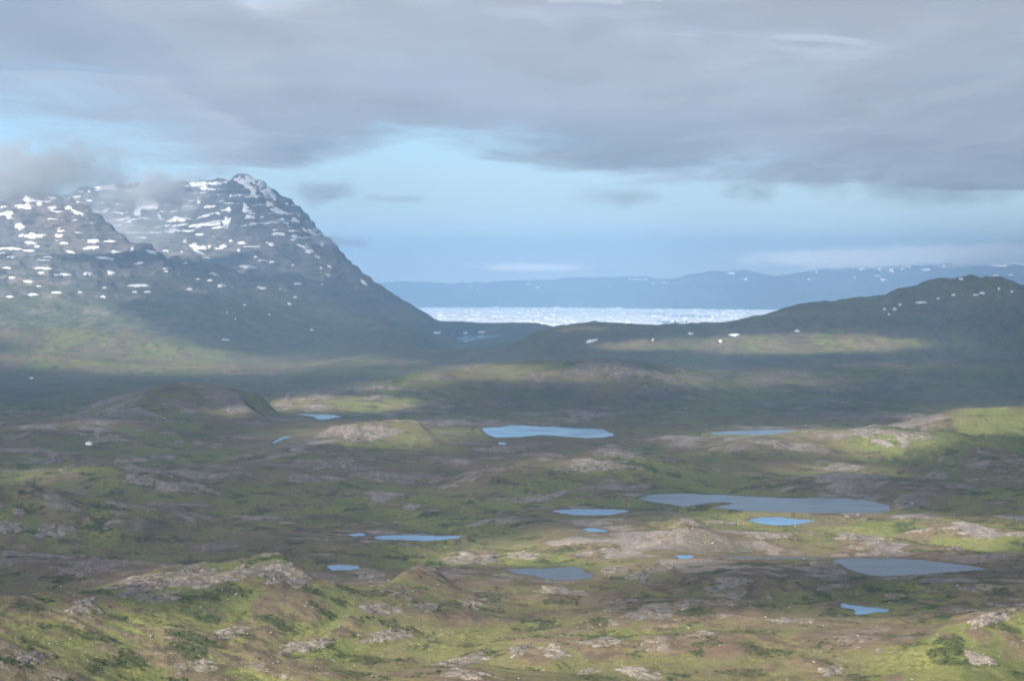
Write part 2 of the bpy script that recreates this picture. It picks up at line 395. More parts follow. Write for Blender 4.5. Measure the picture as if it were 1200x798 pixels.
def moor_material():
    m = NT("moorland"); P = m.pos()
    rock, lush, shrub, shore = m.attr("rock"), m.attr("lush"), m.attr("shrub"), m.attr("shore")
    n60 = m.noise(P, 1 / 60., 5, .6); n14 = m.noise(P, 1 / 16., 6, .68); n5 = m.noise(P, 1 / 5.5, 5, .7); n2 = m.noise(P, 1 / 2.1, 3, .65); n250 = m.noise(P, 1 / 300., 3)
    heath = m.mix(m.remap(n14, .38, .62), (.085, .07, .045), (.185, .155, .08))
    heath = m.mix(m.remap(n60, .45, .62, 0, .7), heath, (.15, .11, .075))
    grass = m.mix(m.remap(n5, .36, .64), (.085, .10, .034), (.19, .19, .062))
    grass = m.mix(m.remap(n60, .40, .62), grass, (.135, .15, .05))
    gmask = m.math('ADD', m.math('MULTIPLY', lush, .8), m.math('ADD', m.math('MULTIPLY', n14, 1.2), m.math('SUBTRACT', m.math('MULTIPLY', n60, .9), 1.02)))
    c = m.mix(m.remap(gmask, .10, .55), heath, grass)
    # low bushes and crowberry mats
    sm = m.math('ADD', m.math('MULTIPLY', shrub, .22), m.math('ADD', m.math('MULTIPLY', n14, .55), m.math('MULTIPLY', n5, .5)))
    c = m.mix(m.remap(sm, .62, .74, 0, .8), c, (.05, .062, .026))
    # bare rock breaking through in many small pieces
    rk = rock_color(m, P)
    rm = m.math('ADD', m.math('MULTIPLY', rock, .42), m.math('ADD', m.math('MULTIPLY', n14, .62), m.math('MULTIPLY', n5, .85)))
    c = m.mix(m.remap(rm, .90, 1.0), c, rk)
    spk = m.noise(P, 1 / 3.0, 3, .6)
    c = m.mix(m.math('MULTIPLY', m.remap(spk, .64, .70), m.remap(rock, .0, .5, .25, .8)), c, (.40, .36, .32))
    tone = m.math('ADD', .42, m.math('ADD', m.math('MULTIPLY', n2, .50), m.math('MULTIPLY', n5, .66)))
    tn = m.n("ShaderNodeVectorMath", operation='SCALE'); m.l(c, tn.inputs[0]); m.l(tone, tn.inputs['Scale']); c = tn.outputs[0]
    c = m.mix(m.math('MULTIPLY', shore, .55), c, (.07, .065, .045))
    n120 = m.noise(m.vscale(P, (1, .5, 1)), 1 / 150., 5, .6)
    c = m.mix(m.remap(n250, .42, .62, 0, .45), c, (.115, .08, .062))
    c = m.mix(m.remap(n120, .52, .68, 0, .5), c, (.055, .062, .034))
    c = m.mix(m.remap(n120, .47, .34, 0, .45), c, (.17, .145, .085))
    hb = m.math('ADD', m.math('MULTIPLY', n5, 1.0), m.math('MULTIPLY', n2, .5))
    m.principled(c, .95, .06, m.bump(hb, .9, 2.0))
    return m.m

def mountain_material(name, far=False):
    m = NT(name); P = m.pos(); sep = m.n("ShaderNodeSeparateXYZ"); m.l(P, sep.inputs[0]); z = sep.outputs[2]
    N = m.n("ShaderNodeNewGeometry").outputs['True Normal']; ns = m.n("ShaderNodeSeparateXYZ"); m.l(N, ns.inputs[0]); nz = ns.outputs[2]
    Ps = m.vscale(P, (1, 1, 3.2))
    n400 = m.noise(P, 1 / 420., 5, .6); n60 = m.noise(Ps, 1 / 70., 5, .62); n20 = m.noise(Ps, 1 / 24., 4, .6)
    rk = m.mix(m.remap(n400, .4, .62), (.15, .14, .14), (.22, .185, .165))
    rk = m.mix(m.remap(n60, .46, .64), rk, (.085, .08, .085))
    turf = m.mix(m.remap(n60, .4, .62), (.085, .098, .056), (.155, .142, .095))
    tm = m.math('ADD', m.math('MULTIPLY', m.math('SUBTRACT', 640.0, z), .0028), m.math('MULTIPLY', m.math('SUBTRACT', n400, .5), 3.2))
    tm = m.math('ADD', tm, m.math('MULTIPLY', m.math('SUBTRACT', nz, .93), 9.0))
    c = m.mix(m.remap(tm, -.1, .7), rk, turf)
    c = m.mix(m.remap(n20, .47, .35, 0, .8), c, (.035, .037, .035))
    if not far:
        sn = m.math('ADD', m.noise(m.vscale(P, (1, 1, 4.5)), 1 / 95., 4, .6, .4), m.math('MULTIPLY', m.math('SUBTRACT', z, 800.0), .00022))
        sn = m.math('ADD', sn, m.math('MULTIPLY', m.math('SUBTRACT', n400, .5), .55))
        sn = m.math('ADD', sn, m.math('MULTIPLY', m.math('MINIMUM', m.math('SUBTRACT', nz, .82), .06), 1.2))
        sn = m.math('SUBTRACT', sn, m.remap(z, 760., 560., 0, .12))
        c = m.mix(m.remap(sn, .66, .69), c, (.86, .88, .91))
    else:
        sn = m.math('ADD', m.noise(P, 1 / 330., 3, .55), m.math('MULTIPLY', m.math('SUBTRACT', z, 560.0), .0005))
        c = m.mix(m.remap(sn, .70, .74), c, (.82, .84, .88))
    m.principled(c, .95, .05, m.bump(n20, .8, 10.0))
    return m.m

M_MOOR = moor_material(); M_MTN = mountain_material("mountain_rock"); M_FAR = mountain_material("far_hill_rock", True)

def simple(name, fn):
    m = NT(name); fn(m, m.pos()); return m.m
M_SNOW = simple("old_snow", lambda m, P: m.principled(m.mix(m.remap(m.noise(P, 1 / 9., 4), .4, .7), (.90, .91, .93), (.78, .78, .79)), .7, .2, m.bump(m.noise(P, 1 / 6., 4), .5, 1.5)))
M_OUT = simple("outcrop_rock", lambda m, P: m.principled(m.mix(m.remap(m.noise(P, 1 / 7., 4, .6), .44, .62, 0, .9), rock_color(m, P), (.12, .105, .05)), .92, .12, m.bump(m.noise(P, 1 / 1.4, 5, .7), .9, 1.2)))
M_BOULDER = simple("boulder_stone", lambda m, P: m.principled(m.mix(m.remap(m.noise(P, 1 / 1.1, 4, .6), .4, .65), (.20, .185, .17), (.36, .335, .31)), .9, .15))
M_WILLOW = simple("willow_leaf", lambda m, P: m.principled(m.mix(m.remap(m.noise(P, 1 / 6., 3), .4, .62), (.045, .065, .022), (.10, .115, .04)), .85, .15))
M_ICE = simple("brash_ice_white", lambda m, P: m.principled(m.mix(m.remap(m.noise(m.vscale(P, (1, .25, 1)), 1 / 120., 5, .65), .36, .60), (.85, .87, .89), (.93, .935, .94)), .8, .2))
def water(m, P, c1=(.014, .022, .028)):
    n = m.noise(m.vscale(P, (1, .45, 1)), 1 / 2.2, 3, .6); streak = m.noise(m.vscale(P, (.35, 1, 1)), 1 / 28., 4, .55)
    p = m.principled(m.mix(m.remap(streak, .35, .65), c1, tuple(q * 1.5 for q in c1)), m.remap(streak, .38, .62, .04, .2), .5, m.bump(n, .10, .4))
    p.inputs['IOR'].default_value = 1.333
M_WATER = simple("lake_water", water)
M_WBLUE = simple("sky_tinted_lake_water", lambda m, P: water(m, P, (.05, .155, .28)))  # blue base colour stands in for the sky these ponds reflect
M_LAGOON = simple("sky_tinted_lagoon_water", lambda m, P: water(m, P, (.14, .32, .48)))  # reflected sky put into the base colour as a brighter pale blue
M_SEA = simple("fjord_water", lambda m, P: water(m, P, (.02, .05, .08)))

# ------------------------------------------------------------------ the land's meshes (one seamless sheet, split by what it is)
V = np.stack([X, Y, Z], -1).reshape(-1, 3)
def quads(mask_rows_cols):
    i, j = np.where(mask_rows_cols)
    a = i * NA + j
    return np.stack([a, a + 1, a + NA + 1, a + NA], -1)
cellR = .5 * (R[:-1, :-1] + R[1:, 1:]); cellA = .5 * (A[:-1, :-1] + A[1:, 1:]); cellM = .25 * (MTN[:-1, :-1] + MTN[1:, :-1] + MTN[:-1, 1:] + MTN[1:, 1:])
U = 600 + F * np.tan(cellA)
far_m = cellR > 30000
moun = (cellR > 9400) & (cellR < 18500) & (cellM > 45)
sh_w = fbm(U / 60, cellR / 500, 91, 2)
shoulder = moun & (cellR < 13300) & (U < 205 + 10 * sh_w) & (cellR > 11050)
peak = moun & (cellR > 13000 - 0 * U) & ~shoulder
flank = moun & ~shoulder & ~peak
ridge = (cellR > 6500) & (cellR <= 10400) & (U > 100) & ~moun & ~far_m & (.25 * (Z[:-1, :-1] + Z[1:, :-1] + Z[:-1, 1:] + Z[1:, 1:]) > np.interp(cellR, BY, BZ) + 30)
groundm = ~(far_m | moun | ridge)
def submesh(name, mask, mat, label, cat, kind='structure'):
    f = quads(mask); used = np.unique(f); rem = np.full(len(V), -1, np.int64); rem[used] = np.arange(len(used))
    fl = lambda a: a.reshape(-1)[used]
    o = mesh_np(name, V[used], rem[f], mat, True, {"rock": fl(ROCK), "lush": fl(LUSH), "shrub": fl(SHRUB), "shore": fl(SHORE)})
    return tag(o, label, cat, None, kind)
submesh("ground", groundm, M_MOOR, "rolling green and brown moorland with bare rock knolls filling the valley", "ground")
submesh("ridge", ridge, M_MOOR, "long dark brown ridge in cloud shadow climbing to a broad hill", "ridge")
o_flank = submesh("mountain_bench", flank, M_MTN, "green lower slope with dark crags and scattered snow below the mountains", "slope")
o_should = submesh("mountain_shoulder", shoulder, M_MTN, "brown rounded mountain shoulder with snow patches, in front of the higher peak", "mountain")
o_peak = submesh("mountain", peak, M_MTN, "highest snow streaked mountain with a pointed summit", "mountain")
o_far = submesh("far_hills", far_m, M_FAR, "hazy blue line of hills beyond the ice filled fjord", "hills")

# lakes
def lake_mesh(k):
    poly, z = LAKE_W[k]; c = poly.mean(0)
    n = len(poly); out = []
    # loops: closely spaced outline pushed a little under the bank
    pts = []
    for i in range(n):
        a, b = poly[i], poly[(i + 1) % n]; m_ = max(1, int(np.linalg.norm(b - a) / 15))
        for q in range(m_): pts.append(a + (b - a) * q / m_)
    pts = np.array(pts)
    import bmesh
    from mathutils.geometry import tessellate_polygon
    from mathutils import Vector
    tn = np.roll(pts, -1, 0) - np.roll(pts, 1, 0); nrm = np.stack([tn[:, 1], -tn[:, 0]], -1); nrm /= np.linalg.norm(nrm, axis=1)[:, None] + 1e-9
    area = np.sum(pts[:, 0] * np.roll(pts[:, 1], -1) - np.roll(pts[:, 0], -1) * pts[:, 1])
    if area < 0: nrm = -nrm
    pts = pts + nrm * 3.0
    tri = tessellate_polygon([[Vector((float(p[0]), float(p[1]), 0)) for p in pts]])
    vv = np.column_stack([pts, np.full(len(pts), z)])
    tri = np.array(tri)
    a, b, c3 = vv[tri[:, 0]], vv[tri[:, 1]], vv[tri[:, 2]]
    flip = np.cross(b - a, c3 - a)[:, 2] < 0
    tri[flip] = tri[flip][:, ::-1]
    nm = "lake" if k in "BCH" else ("lagoon" if k[0] == 'L' else "pond")
    o = mesh_np(nm, vv, tri, M_WATER if k in ('C', 'G', 'H', 'H3', 'B2') else (M_LAGOON if k[0] == 'L' else M_WBLUE), False); tag(o, LAKES[k][1], "lake" if nm == "lake" else ("lagoon" if nm == "lagoon" else "pond"), None, "structure")
for k in LAKES: lake_mesh(k)

# ice filled fjord
fa = np.radians(np.linspace(-75, 75, 40))
fv = np.concatenate([np.stack([r * np.sin(fa), r * np.cos(fa), np.zeros(40)], -1) for r in (16500, 36500)])
fq = np.array([[i, i + 1, 40 + i + 1, 40 + i] for i in range(39)])
tag(mesh_np("fjord", fv, fq, M_SEA, False), "grey blue fjord water under the drifting ice", "fjord", None, "structure")
def ice_field():
    ni, nj = 120, 360
    r = np.linspace(17200, 34300, ni); a = np.radians(np.linspace(-9, 14, nj))
    AA, RR = np.meshgrid(a, r); x, y = RR * np.sin(AA), RR * np.cos(AA)
    lump = np.abs(perlin(x / 260, y / 420, 81)) * 9 + np.abs(perlin(x / 90, y / 150, 82)) * 6 + 2
    edge = sstep(0, .06, (AA - a[0]) / (a[-1] - a[0])) * sstep(1, .94, (AA - a[0]) / (a[-1] - a[0]))
    z = lump * edge * (fbm(x / 1500, y / 2500, 83, 3) > -.28) - 1
    v = np.stack([x, y, z], -1).reshape(-1, 3)
    i, j = np.meshgrid(np.arange(ni - 1), np.arange(nj - 1), indexing='ij'); b = (i * nj + j).ravel()
    f = np.stack([b, b + 1, b + nj + 1, b + nj], -1)
    # tilted broken blocks frozen into it
    N = 2500
    rr_ = RNG.uniform(17500, 34000, N); aa = RNG.uniform(a[0] + .02, a[-1] - .02, N)
    c = np.stack([rr_ * np.sin(aa), rr_ * np.cos(aa), RNG.uniform(0, 10, N)], -1)
    sz = np.stack([RNG.lognormal(3.0, .6, N), RNG.lognormal(3.0, .6, N), RNG.lognormal(1.6, .6, N)], -1)
    cube = np.array([[-1, -1, -1], [1, -1, -1], [1, 1, -1], [-1, 1, -1], [-.6, -.7, 1], [.7, -.6, .8], [.6, .7, 1.1], [-.7, .6, .7]])
    th = RNG.uniform(0, 6.28, N); ct, st = np.cos(th), np.sin(th)
    p = (cube[None] + RNG.normal(0, .18, (N, 8, 3))) * sz[:, None]
    p = np.stack([p[..., 0] * ct[:, None] - p[..., 1] * st[:, None], p[..., 0] * st[:, None] + p[..., 1] * ct[:, None], p[..., 2]], -1) + c[:, None]
    q = np.array([[4, 5, 6, 7], [0, 1, 5, 4], [1, 2, 6, 5], [2, 3, 7, 6], [3, 0, 4, 7]])
    fb = (q[None] + (np.arange(N) * 8)[:, None, None] + len(v)).reshape(-1, 4)
    o = mesh_np("brash_ice", np.concatenate([v, p.reshape(-1, 3)]), np.concatenate([f, fb]), M_ICE, False)
    tag(o, "white band of packed drifting ice filling the fjord below the far hills", "ice", None, "stuff")
ice_field()

# ------------------------------------------------------------------ patches that lie on the land (snow, bare rock)
def drape(name, u, v, wpx, hpx, rot, mat, lift, relief=None, nr=4, na=18, parent=None, jag=.28, seed=0):
    g = ground_hit(u, v)
    if g is None: return None
    x0, y0, z0 = g; D = y0
    rs = np.linspace(0, 1, nr + 1)[1:]; th = np.linspace(0, 2 * math.pi, na, endpoint=False)
    rj = 1 + jag * (perlin(np.cos(th) * 1.3 + u * .37, np.sin(th) * 1.3 + v * .73, 5) * 1.3 + .6 * perlin(np.cos(th) * 3.1 + u, np.sin(th) * 3.1 + v, 6))
    rj = np.clip(rj / rj.mean(), .5, 1.4)
    Rg = np.concatenate([[0], np.repeat(rs, na)]); Tg = np.concatenate([[0], np.tile(th, nr)]); Jg = np.concatenate([[1], np.tile(rj, nr)])
    du = Rg * Jg * np.cos(Tg) * wpx / 2; dv = Rg * Jg * np.sin(Tg) * hpx / 2
    c, s = math.cos(rot), math.sin(rot); du, dv = du * c - dv * s, du * s + dv * c
    # survey every point of the outline on the land; keep the patch in one piece
    mpp = D / F
    lim = (max(.8 * wpx, hpx * 9) if relief is None else max(.5 * wpx, hpx * 4)) * mpp
    base_d = math.hypot(x0, y0); xy = np.zeros((len(du), 2))
    for q in range(len(du)):
        hq = ground_hit(u + du[q], v + dv[q]) if q else g
        dq = base_d + lim if hq is None else math.hypot(hq[0], hq[1])
        dq = min(max(dq, base_d - lim), base_d + lim)
        rq = ray(u + du[q], v + dv[q]); hz = math.hypot(rq[0], rq[1])
        xy[q] = rq[0] / hz * dq, rq[1] / hz * dq
    zz = zat(xy[:, 0], xy[:, 1])
    edge = 1 - Rg ** 3
    hgt = lift * edge if relief is None else relief(xy[:, 0], xy[:, 1], Rg)
    zz = zz + hgt - np.where(Rg > .99, max(.6, .12 * lift), 0)
    vv = np.column_stack([xy, zz])
    i = np.arange(na); fan = np.stack([np.zeros(na, int), 1 + i, 1 + (i + 1) % na], -1)
    qs = []
    for k in range(nr - 1):
        b0, b1 = 1 + k * na, 1 + (k + 1) * na
        qs.append(np.stack([b0 + i, b1 + i, b1 + (i + 1) % na, b0 + (i + 1) % na], -1))
    allf = [fan] + ([np.concatenate(qs)] if qs else [])
    # face up
    A_, B_, C_ = vv[fan[0]]
    if np.cross(B_ - A_, C_ - A_)[2] < 0: allf = [f[:, ::-1] for f in allf]
    o = mesh_np(name, vv, allf, mat, relief is None)
    if parent: o.parent = parent
    return o

def snow(lst, sx, ox, oy, parent):
    for q in lst:
        x, y, w_, h_ = q[:4]; rot = math.radians(q[4]) if len(q) > 4 else 0
        drape("snow_patch", ox + x / sx, oy + y / sx, max(w_ / sx * .86, 1.5), max(h_ / sx * .68, .9), rot, M_SNOW, 5.0, None, 4, 24, parent, .62)
S1, S2, S4 = 3.99, 3.628, 3.333
snow([(125,335,40,40),(118,368,100,34),(185,355,40,26),(35,405,75,42),(15,370,32,16),(245,330,42,22),(245,375,42,26),(320,375,45,26),(362,395,62,25,18),
      (90,460,52,44),(160,505,125,38),(275,505,42,22),(140,538,64,20),(175,555,36,12),(295,540,48,18),(435,530,64,32),(425,560,78,26),(515,530,62,12),(545,582,95,22,6),
      (618,568,22,26),(50,565,125,18),(15,587,42,10),(135,575,58,12),(55,605,54,12)], S1, 0, 150, o_should)
snow([(225,605,48,9),(200,620,64,10),(340,585,72,14,20),(500,610,110,18,6),(710,580,62,20,12),(190,657,112,13),(35,655,44,9),(190,678,32,11),(55,700,34,13),(292,688,84,15),(410,682,52,17),
      (518,678,42,24),(655,633,58,13),(130,718,52,13),(180,741,32,7),(265,770,64,11),(50,790,44,11),(148,779,62,13),(375,770,22,9),(490,748,22,12),(650,736,98,18),(630,768,27,12),
      (688,768,40,11),(482,790,30,12),(780,658,42,10),(780,672,32,8),(868,633,22,10),(1000,685,52,14,16),(1033,738,48,18),(885,755,30,8),(985,713,30,10,10)], S1, 0, 150, o_flank)
snow([(190,515,42,12,20),(215,563,44,16),(165,540,26,9),(385,572,54,14,8),(540,555,42,12),(530,610,28,10),(505,640,18,16),(240,675,9,8),(315,645,16,8),(600,750,20,8),(80,577,22,10),
      (330,483,88,22,8),(520,475,16,10),(420,685,8,8),(275,705,9,8),(465,578,16,8),(645,557,14,10),(115,535,20,6)], S2, 200, 180, o_flank)
snow([(500,280,130,34,-5),(480,262,60,26),(655,365,70,90,-15),(700,360,110,50),(690,338,110,22),(640,395,40,50),(830,430,112,24,-4),(930,262,140,34,6),(960,285,90,22,8),(1020,260,105,22),(970,370,62,16,-6),(895,380,100,9,-6),
      (960,455,185,20,-7),(840,455,120,12,-5),(720,490,62,13),(800,485,84,17,-5),(660,515,64,10),(620,490,82,9),(745,415,18,50,-20),(930,560,82,30),(850,580,14,10),(773,575,32,10),(965,608,42,10),(1160,650,84,22,8)], S1, 0, 150, o_peak)
snow([(318,128,100,50,30),(352,165,28,70,-30),(345,112,70,36,20),(385,125,34,76,-25),(425,165,30,95,-24),(400,165,42,40,30),(365,185,18,26),(420,215,42,28),(460,245,72,38,20),(530,285,46,24,25),(318,230,30,52,-15),(325,245,50,12),(335,270,48,24),(390,270,24,12),
      (245,240,25,30),(238,290,40,52,28),(205,315,90,12,-8),(140,300,185,13,-9),(150,265,100,11,-14),(40,278,82,15),(200,255,26,18),(120,208,20,10),(370,300,172,11,-6),(475,280,22,20),(460,343,62,21),(520,330,36,14),(525,365,42,17),(560,395,62,14,16),(590,415,40,28,20),
      (625,440,26,14,20),(425,385,44,18,18),(300,380,44,18),(345,397,92,6),(100,395,42,34),(130,400,48,26),(120,420,60,8,25),(220,395,34,26,-30),(200,405,40,8),(165,395,14,24),(255,372,18,16),(290,412,20,13),(360,440,24,13),
      (388,455,40,11),(430,462,30,11),(670,517,32,15,28),(640,487,11,14),(675,480,26,11,20),(820,548,52,16,42),(645,385,20,36,-25),(600,335,52,22,40),(570,325,30,14,35),(545,262,20,16,30),(495,215,20,12,30),(10,325,40,12),(125,345,40,14),(75,330,60,10),(255,180,12,22),(295,178,14,10),(62,370,14,9),(75,225,60,8,-6)], S2, 200, 180, o_peak)
hill_par = [o for o in COL.objects if o.name == "ridge"][0]
snow([(315,360,22,13),(70,375,46,12),(15,400,15,11),(655,275,15,15),(695,275,20,17),(672,295,10,8),(717,257,15,11),(800,250,46,9),(865,233,15,8),(927,220,20,6),(1012,220,30,7),(1038,213,25,13),(1102,195,11,14),(1152,207,12,10)], S4, 840, 280, hill_par)
snow([(634,299,38,14,-12),(923,278,18,8),(813,296,8,8)], 2.5, 440, 280, hill_par)
snow([(q_[0], q_[1], q_[2] * 1.3, q_[3] * 1.7) for q_ in [(530,112,14,12),(565,118,22,8),(635,117,14,9),(682,122,14,18),(725,117,16,6),(820,120,32,9),(755,110,18,5),(650,160,20,9),(540,150,12,7),(985,97,46,7),(1110,104,60,12,-12),(1140,95,40,6),(955,157,18,9),(1090,143,22,6),(1150,140,20,5),(110,158,12,7),(360,160,12,6),(390,130,14,5),(630,145,20,6),(885,108,20,6)]], S4, 840, 280, o_far)
snow([(q_[0], q_[1], q_[2] * 1.3, q_[3] * 1.7) for q_ in [(745,118,10,6),(765,119,22,5),(790,118,18,5),(815,130,14,4),(845,128,10,4),(685,142,8,5),(475,143,9,6),(448,133,10,5),(1040,100,24,7,-10),(1085,118,9,6),(280,140,8,5),(300,148,6,4)]], 2.5, 440, 280, o_far)

# snow lying on the near moor and by the lagoon: things of their own
for u, v, w_, h_, lab in [(104, 520, 10, 3, "small leftover snow bank under a dark rocky hump on the moor"), (37, 443, 5, 2.2, "tiny snow speck on the far plain in cloud shadow"),
                          (512, 390, 10, 2.4, "leftmost snow bank at the foot of the headland by the lagoon"), (530, 391, 4, 2.2, "smallest snow bank beside the far lagoon"),
                          (545.5, 390, 5.5, 3, "roundish snow bank in the middle of the lagoon shore"), (564.5, 389.3, 10, 3, "longest snow bank by the lagoon near the headland tip"),
                          (264, 398.5, 12, 1.8, "thin snow streak on the far plain below the crags")]:
    o = drape("snow_bank", u, v, w_, h_, 0, M_SNOW, 3.0, None, 4, 16)
    if o: tag(o, lab, "snow", "snow banks left on the low ground")

# ------------------------------------------------------------------ bare rock outcrops
def outcrop_relief(height, seed):
    def fn(x, y, r):
        f1, f2, rv = voro(x / 8.5 + seed, y / 11., 100 + seed); g1, g2, gv = voro(x / 3.6, y / 4.6 + seed, 140 + seed)
        body = (1 - r ** 4)
        hgt = height * (.35 + .75 * rv) * sstep(0, .1, f2 - f1) + .28 * height * (gv - .3) * sstep(0, .12, g2 - g1)
        return body * hgt
    return fn
OUTCROPS = [
 (193,679,175,34,-7,5.5,"long pale broken rock outcrop along the crest above the grassy slope"),
 (338,668,88,40,-4,6.0,"rounded grey rock dome beside the small blue pond"),
 (284,670,22,24,0,3.5,"dark shaded rock in the gap between two pale outcrops"),
 (432,672,36,20,5,3.5,"reddish rock knob at the end of the small blue pond"),
 (560,655,90,13,-4,3.5,"pale rock ledge above the rounded steel blue pond"),
 (612,651,46,12,0,3.5,"whitish rock hump behind the rounded steel blue pond"),
 (715,668,34,10,-14,3.0,"pale slab at the right tip of the rounded pond"),
 (752,675,34,20,-12,3.5,"dark brown rock knoll right of the rounded pond"),
 (790,662,34,14,0,3.0,"grey rock hump by the little blue pool"),
 (965,664,46,15,0,4.0,"grey stone hump at the left tip of the broad slate blue lake"),
 (856,681,52,14,4,3.5,"dark rock band on the slope below the thin channel"),
 (850,694,62,16,10,3.5,"brown black rock rib with pale edges on the near slope"),
 (555,706,34,18,-6,3.0,"pink tinged rock knob in the meadow below the rounded pond"),
 (502,711,34,14,0,3.0,"brown rock knob left of the pink tinged one"),
 (445,712,54,20,0,3.0,"low tan rock swell in the near meadow"),
 (448,745,70,18,-6,3.0,"dark pinkish rock swell low on the near slope"),
 (770,715,92,22,-13,4.0,"long reddish rock back leaning up the near slope"),
 (660,693,70,14,6,3.0,"broken rock field directly in front of the rounded pond"),
 (708,752,50,16,-6,3.0,"pale flat outcrop right of the lone white boulder"),
 (608,762,34,16,-20,3.0,"small pale outcrop low in the near meadow"),
 (650,763,44,18,10,3.2,"pale jagged outcrop beside the small one low in the meadow"),
 (540,775,84,16,-12,3.2,"long pale outcrop strip near the picture's lower edge"),
 (545,790,60,16,0,3.2,"bluish white rock shelf at the lower edge"),
 (750,788,62,18,8,3.2,"bluish grey rock shelf at the lower edge, right of the meadow"),
 (690,786,30,10,-10,2.6,"small whitish rock shelf between two larger ones at the lower edge"),
 (1164,724,72,20,-22,4.5,"big purple grey rock slab leaning on the right slope"),
 (1148,772,44,18,20,3.5,"pinkish boulder strewn outcrop below the purple slab"),
 (972,786,40,14,0,3.0,"dark slate rock in green grass at the lower edge"),
 (1030,762,10,8,0,3.0,"small pale rock patch in the bright green meadow"),
 (918,727,38,10,0,2.8,"dark rock patch left of the marshy pool"),
 (948,727,20,10,0,2.8,"pinkish rock patch nearest the marshy pool"),
 (825,742,36,10,-6,2.8,"bluish pale rock pavement on the near slope"),
 (1050,699,28,9,0,2.8,"brown rock patch above the lone white boulder by the marsh"),
 (1150,688,54,8,-4,2.8,"pale stony bank below the tip of the broad slate blue lake"),
 (1060,676,80,6,-4,2.6,"stony near shore of the broad slate blue lake"),
 (100,706,30,14,-8,3.0,"grey stepped rock on the green left slope"),
 (88,715,24,12,0,3.0,"small grey boulder nest on the left slope"),
 (185,700,60,16,-6,3.0,"dull pinkish rock swell beneath the long crest outcrop"),
 (40,770,44,18,-16,3.0,"pink brown rock swell on the sunlit lower left slope"),
 (230,780,64,18,-8,3.0,"pale pinkish outcrop on the sunlit lower slope"),
 (360,756,70,20,-10,3.2,"dark capped rock swell in the middle of the lower slope"),
 (270,740,52,14,-6,2.8,"tan pebbly outcrop on the open lower slope"),
 (15,618,40,22,6,5.0,"dark craggy rock face on the left hill"),
 (62,622,50,24,-6,5.0,"grey broken crag right of the dark face on the left hill"),
 (165,562,46,16,0,4.0,"dark knob of rock above the green hollow"),
 (270,480,20,10,20,6.0,"dark rock cap at the steep end of the left hill"),
 (125,515,60,8,0,5.0,"dark shaded rock band above the leftover snow bank"),
 (55,540,60,9,-4,5.0,"dark brown scarp on the lowest left hump"),
 (360,518,50,10,-22,4.0,"slanting grey rock shelf beside the narrow sliver of water"),
 (430,512,70,14,-4,4.5,"broad grey rock pavement on the knoll top left of the bright blue lake"),
 (395,545,70,14,-6,4.0,"grey rock steps on the front of the left knoll"),
 (455,560,60,12,0,4.0,"worn grey rock swell in the green dip"),
 (690,548,92,15,-6,4.5,"wide lilac grey rock back in the middle of the valley"),
 (590,527,70,10,0,4.0,"low rock strip in front of the bright blue lake"),
 (620,585,64,9,-4,3.5,"pale rock streak above the flat blue pond's left end"),
 (585,610,74,9,-6,3.2,"pinkish rock streak in the dark middle ground"),
 (930,522,80,13,4,4.5,"lilac grey rock pavement on the right hand ridge"),
 (1050,508,90,10,6,4.5,"long grey ledge along the top of the right hand ridge"),
 (985,548,64,12,-6,4.0,"grey rock swell on the front of the right hand ridge"),
 (1062,590,40,16,-10,4.0,"grey dome at the right end of the long grey lake"),
 (1000,603,30,8,0,3.2,"grey rock on the near bank of the long grey lake"),
 (850,612,60,8,0,3.0,"pinkish stony rise above the blue pond in sunlight"),
 (900,627,60,10,0,3.0,"sunlit pale rock field below the blue pond"),
 (1010,630,74,13,4,3.2,"sunlit pinkish rock field above the broad slate blue lake"),
 (1120,643,26,14,-30,3.6,"dark rock cone on the green bank right of the sunlit field"),
 (765,630,60,10,0,3.0,"sunlit pinkish stone patch near the tiny pool"),
 (1090,560,50,16,-14,4.0,"dark rock flank above the green bank on the right"),
]
for i, (u, v, w_, h_, rot, hg, lab) in enumerate(OUTCROPS):
    nr_, na_ = (14, 72) if w_ > 50 else (9, 40)
    o = drape("rock_outcrop", u, v, w_ * .92, h_ * .8, math.radians(rot), M_OUT, hg, outcrop_relief(hg * .40, i % 17), nr_, na_, None, .45)
    if o: tag(o, lab, "outcrop", "bare rock outcrops on the moor")

# ------------------------------------------------------------------ boulders
def stone_mesh(seed):
    rg = np.random.default_rng(seed); import bmesh
    bm = bmesh.new(); bmesh.ops.create_icosphere(bm, subdivisions=2, radius=1)
    axes = rg.normal(size=(9, 3)); axes /= np.linalg.norm(axes, axis=1)[:, None]; cut = rg.uniform(.55, .9, 9)
    for vt in bm.verts:
        p = np.array(vt.co)
        for a, c in zip(axes, cut):
            d = p @ a
            if d > c: p = p - a * (d - c)
        vt.co = (p[0] * 1.15, p[1] * .95, p[2] * .8)
    me = bpy.data.meshes.new("boulder"); bm.to_mesh(me); bm.free(); me.materials.append(M_BOULDER); return me
STONES = [stone_mesh(s) for s in range(7)]
def boulder(x, y, s, label, group):
    o = bpy.data.objects.new("boulder", random.choice(STONES)); COL.objects.link(o)
    o.location = (x, y, float(zat(x, y)) + .3 * s); o.scale = (s * random.uniform(.8, 1.3), s * random.uniform(.8, 1.2), s * random.uniform(.7, 1.1))
    o.rotation_euler = (random.uniform(-.3, .3), random.uniform(-.3, .3), random.uniform(0, 6.3))
    return tag(o, label, "boulder", group)
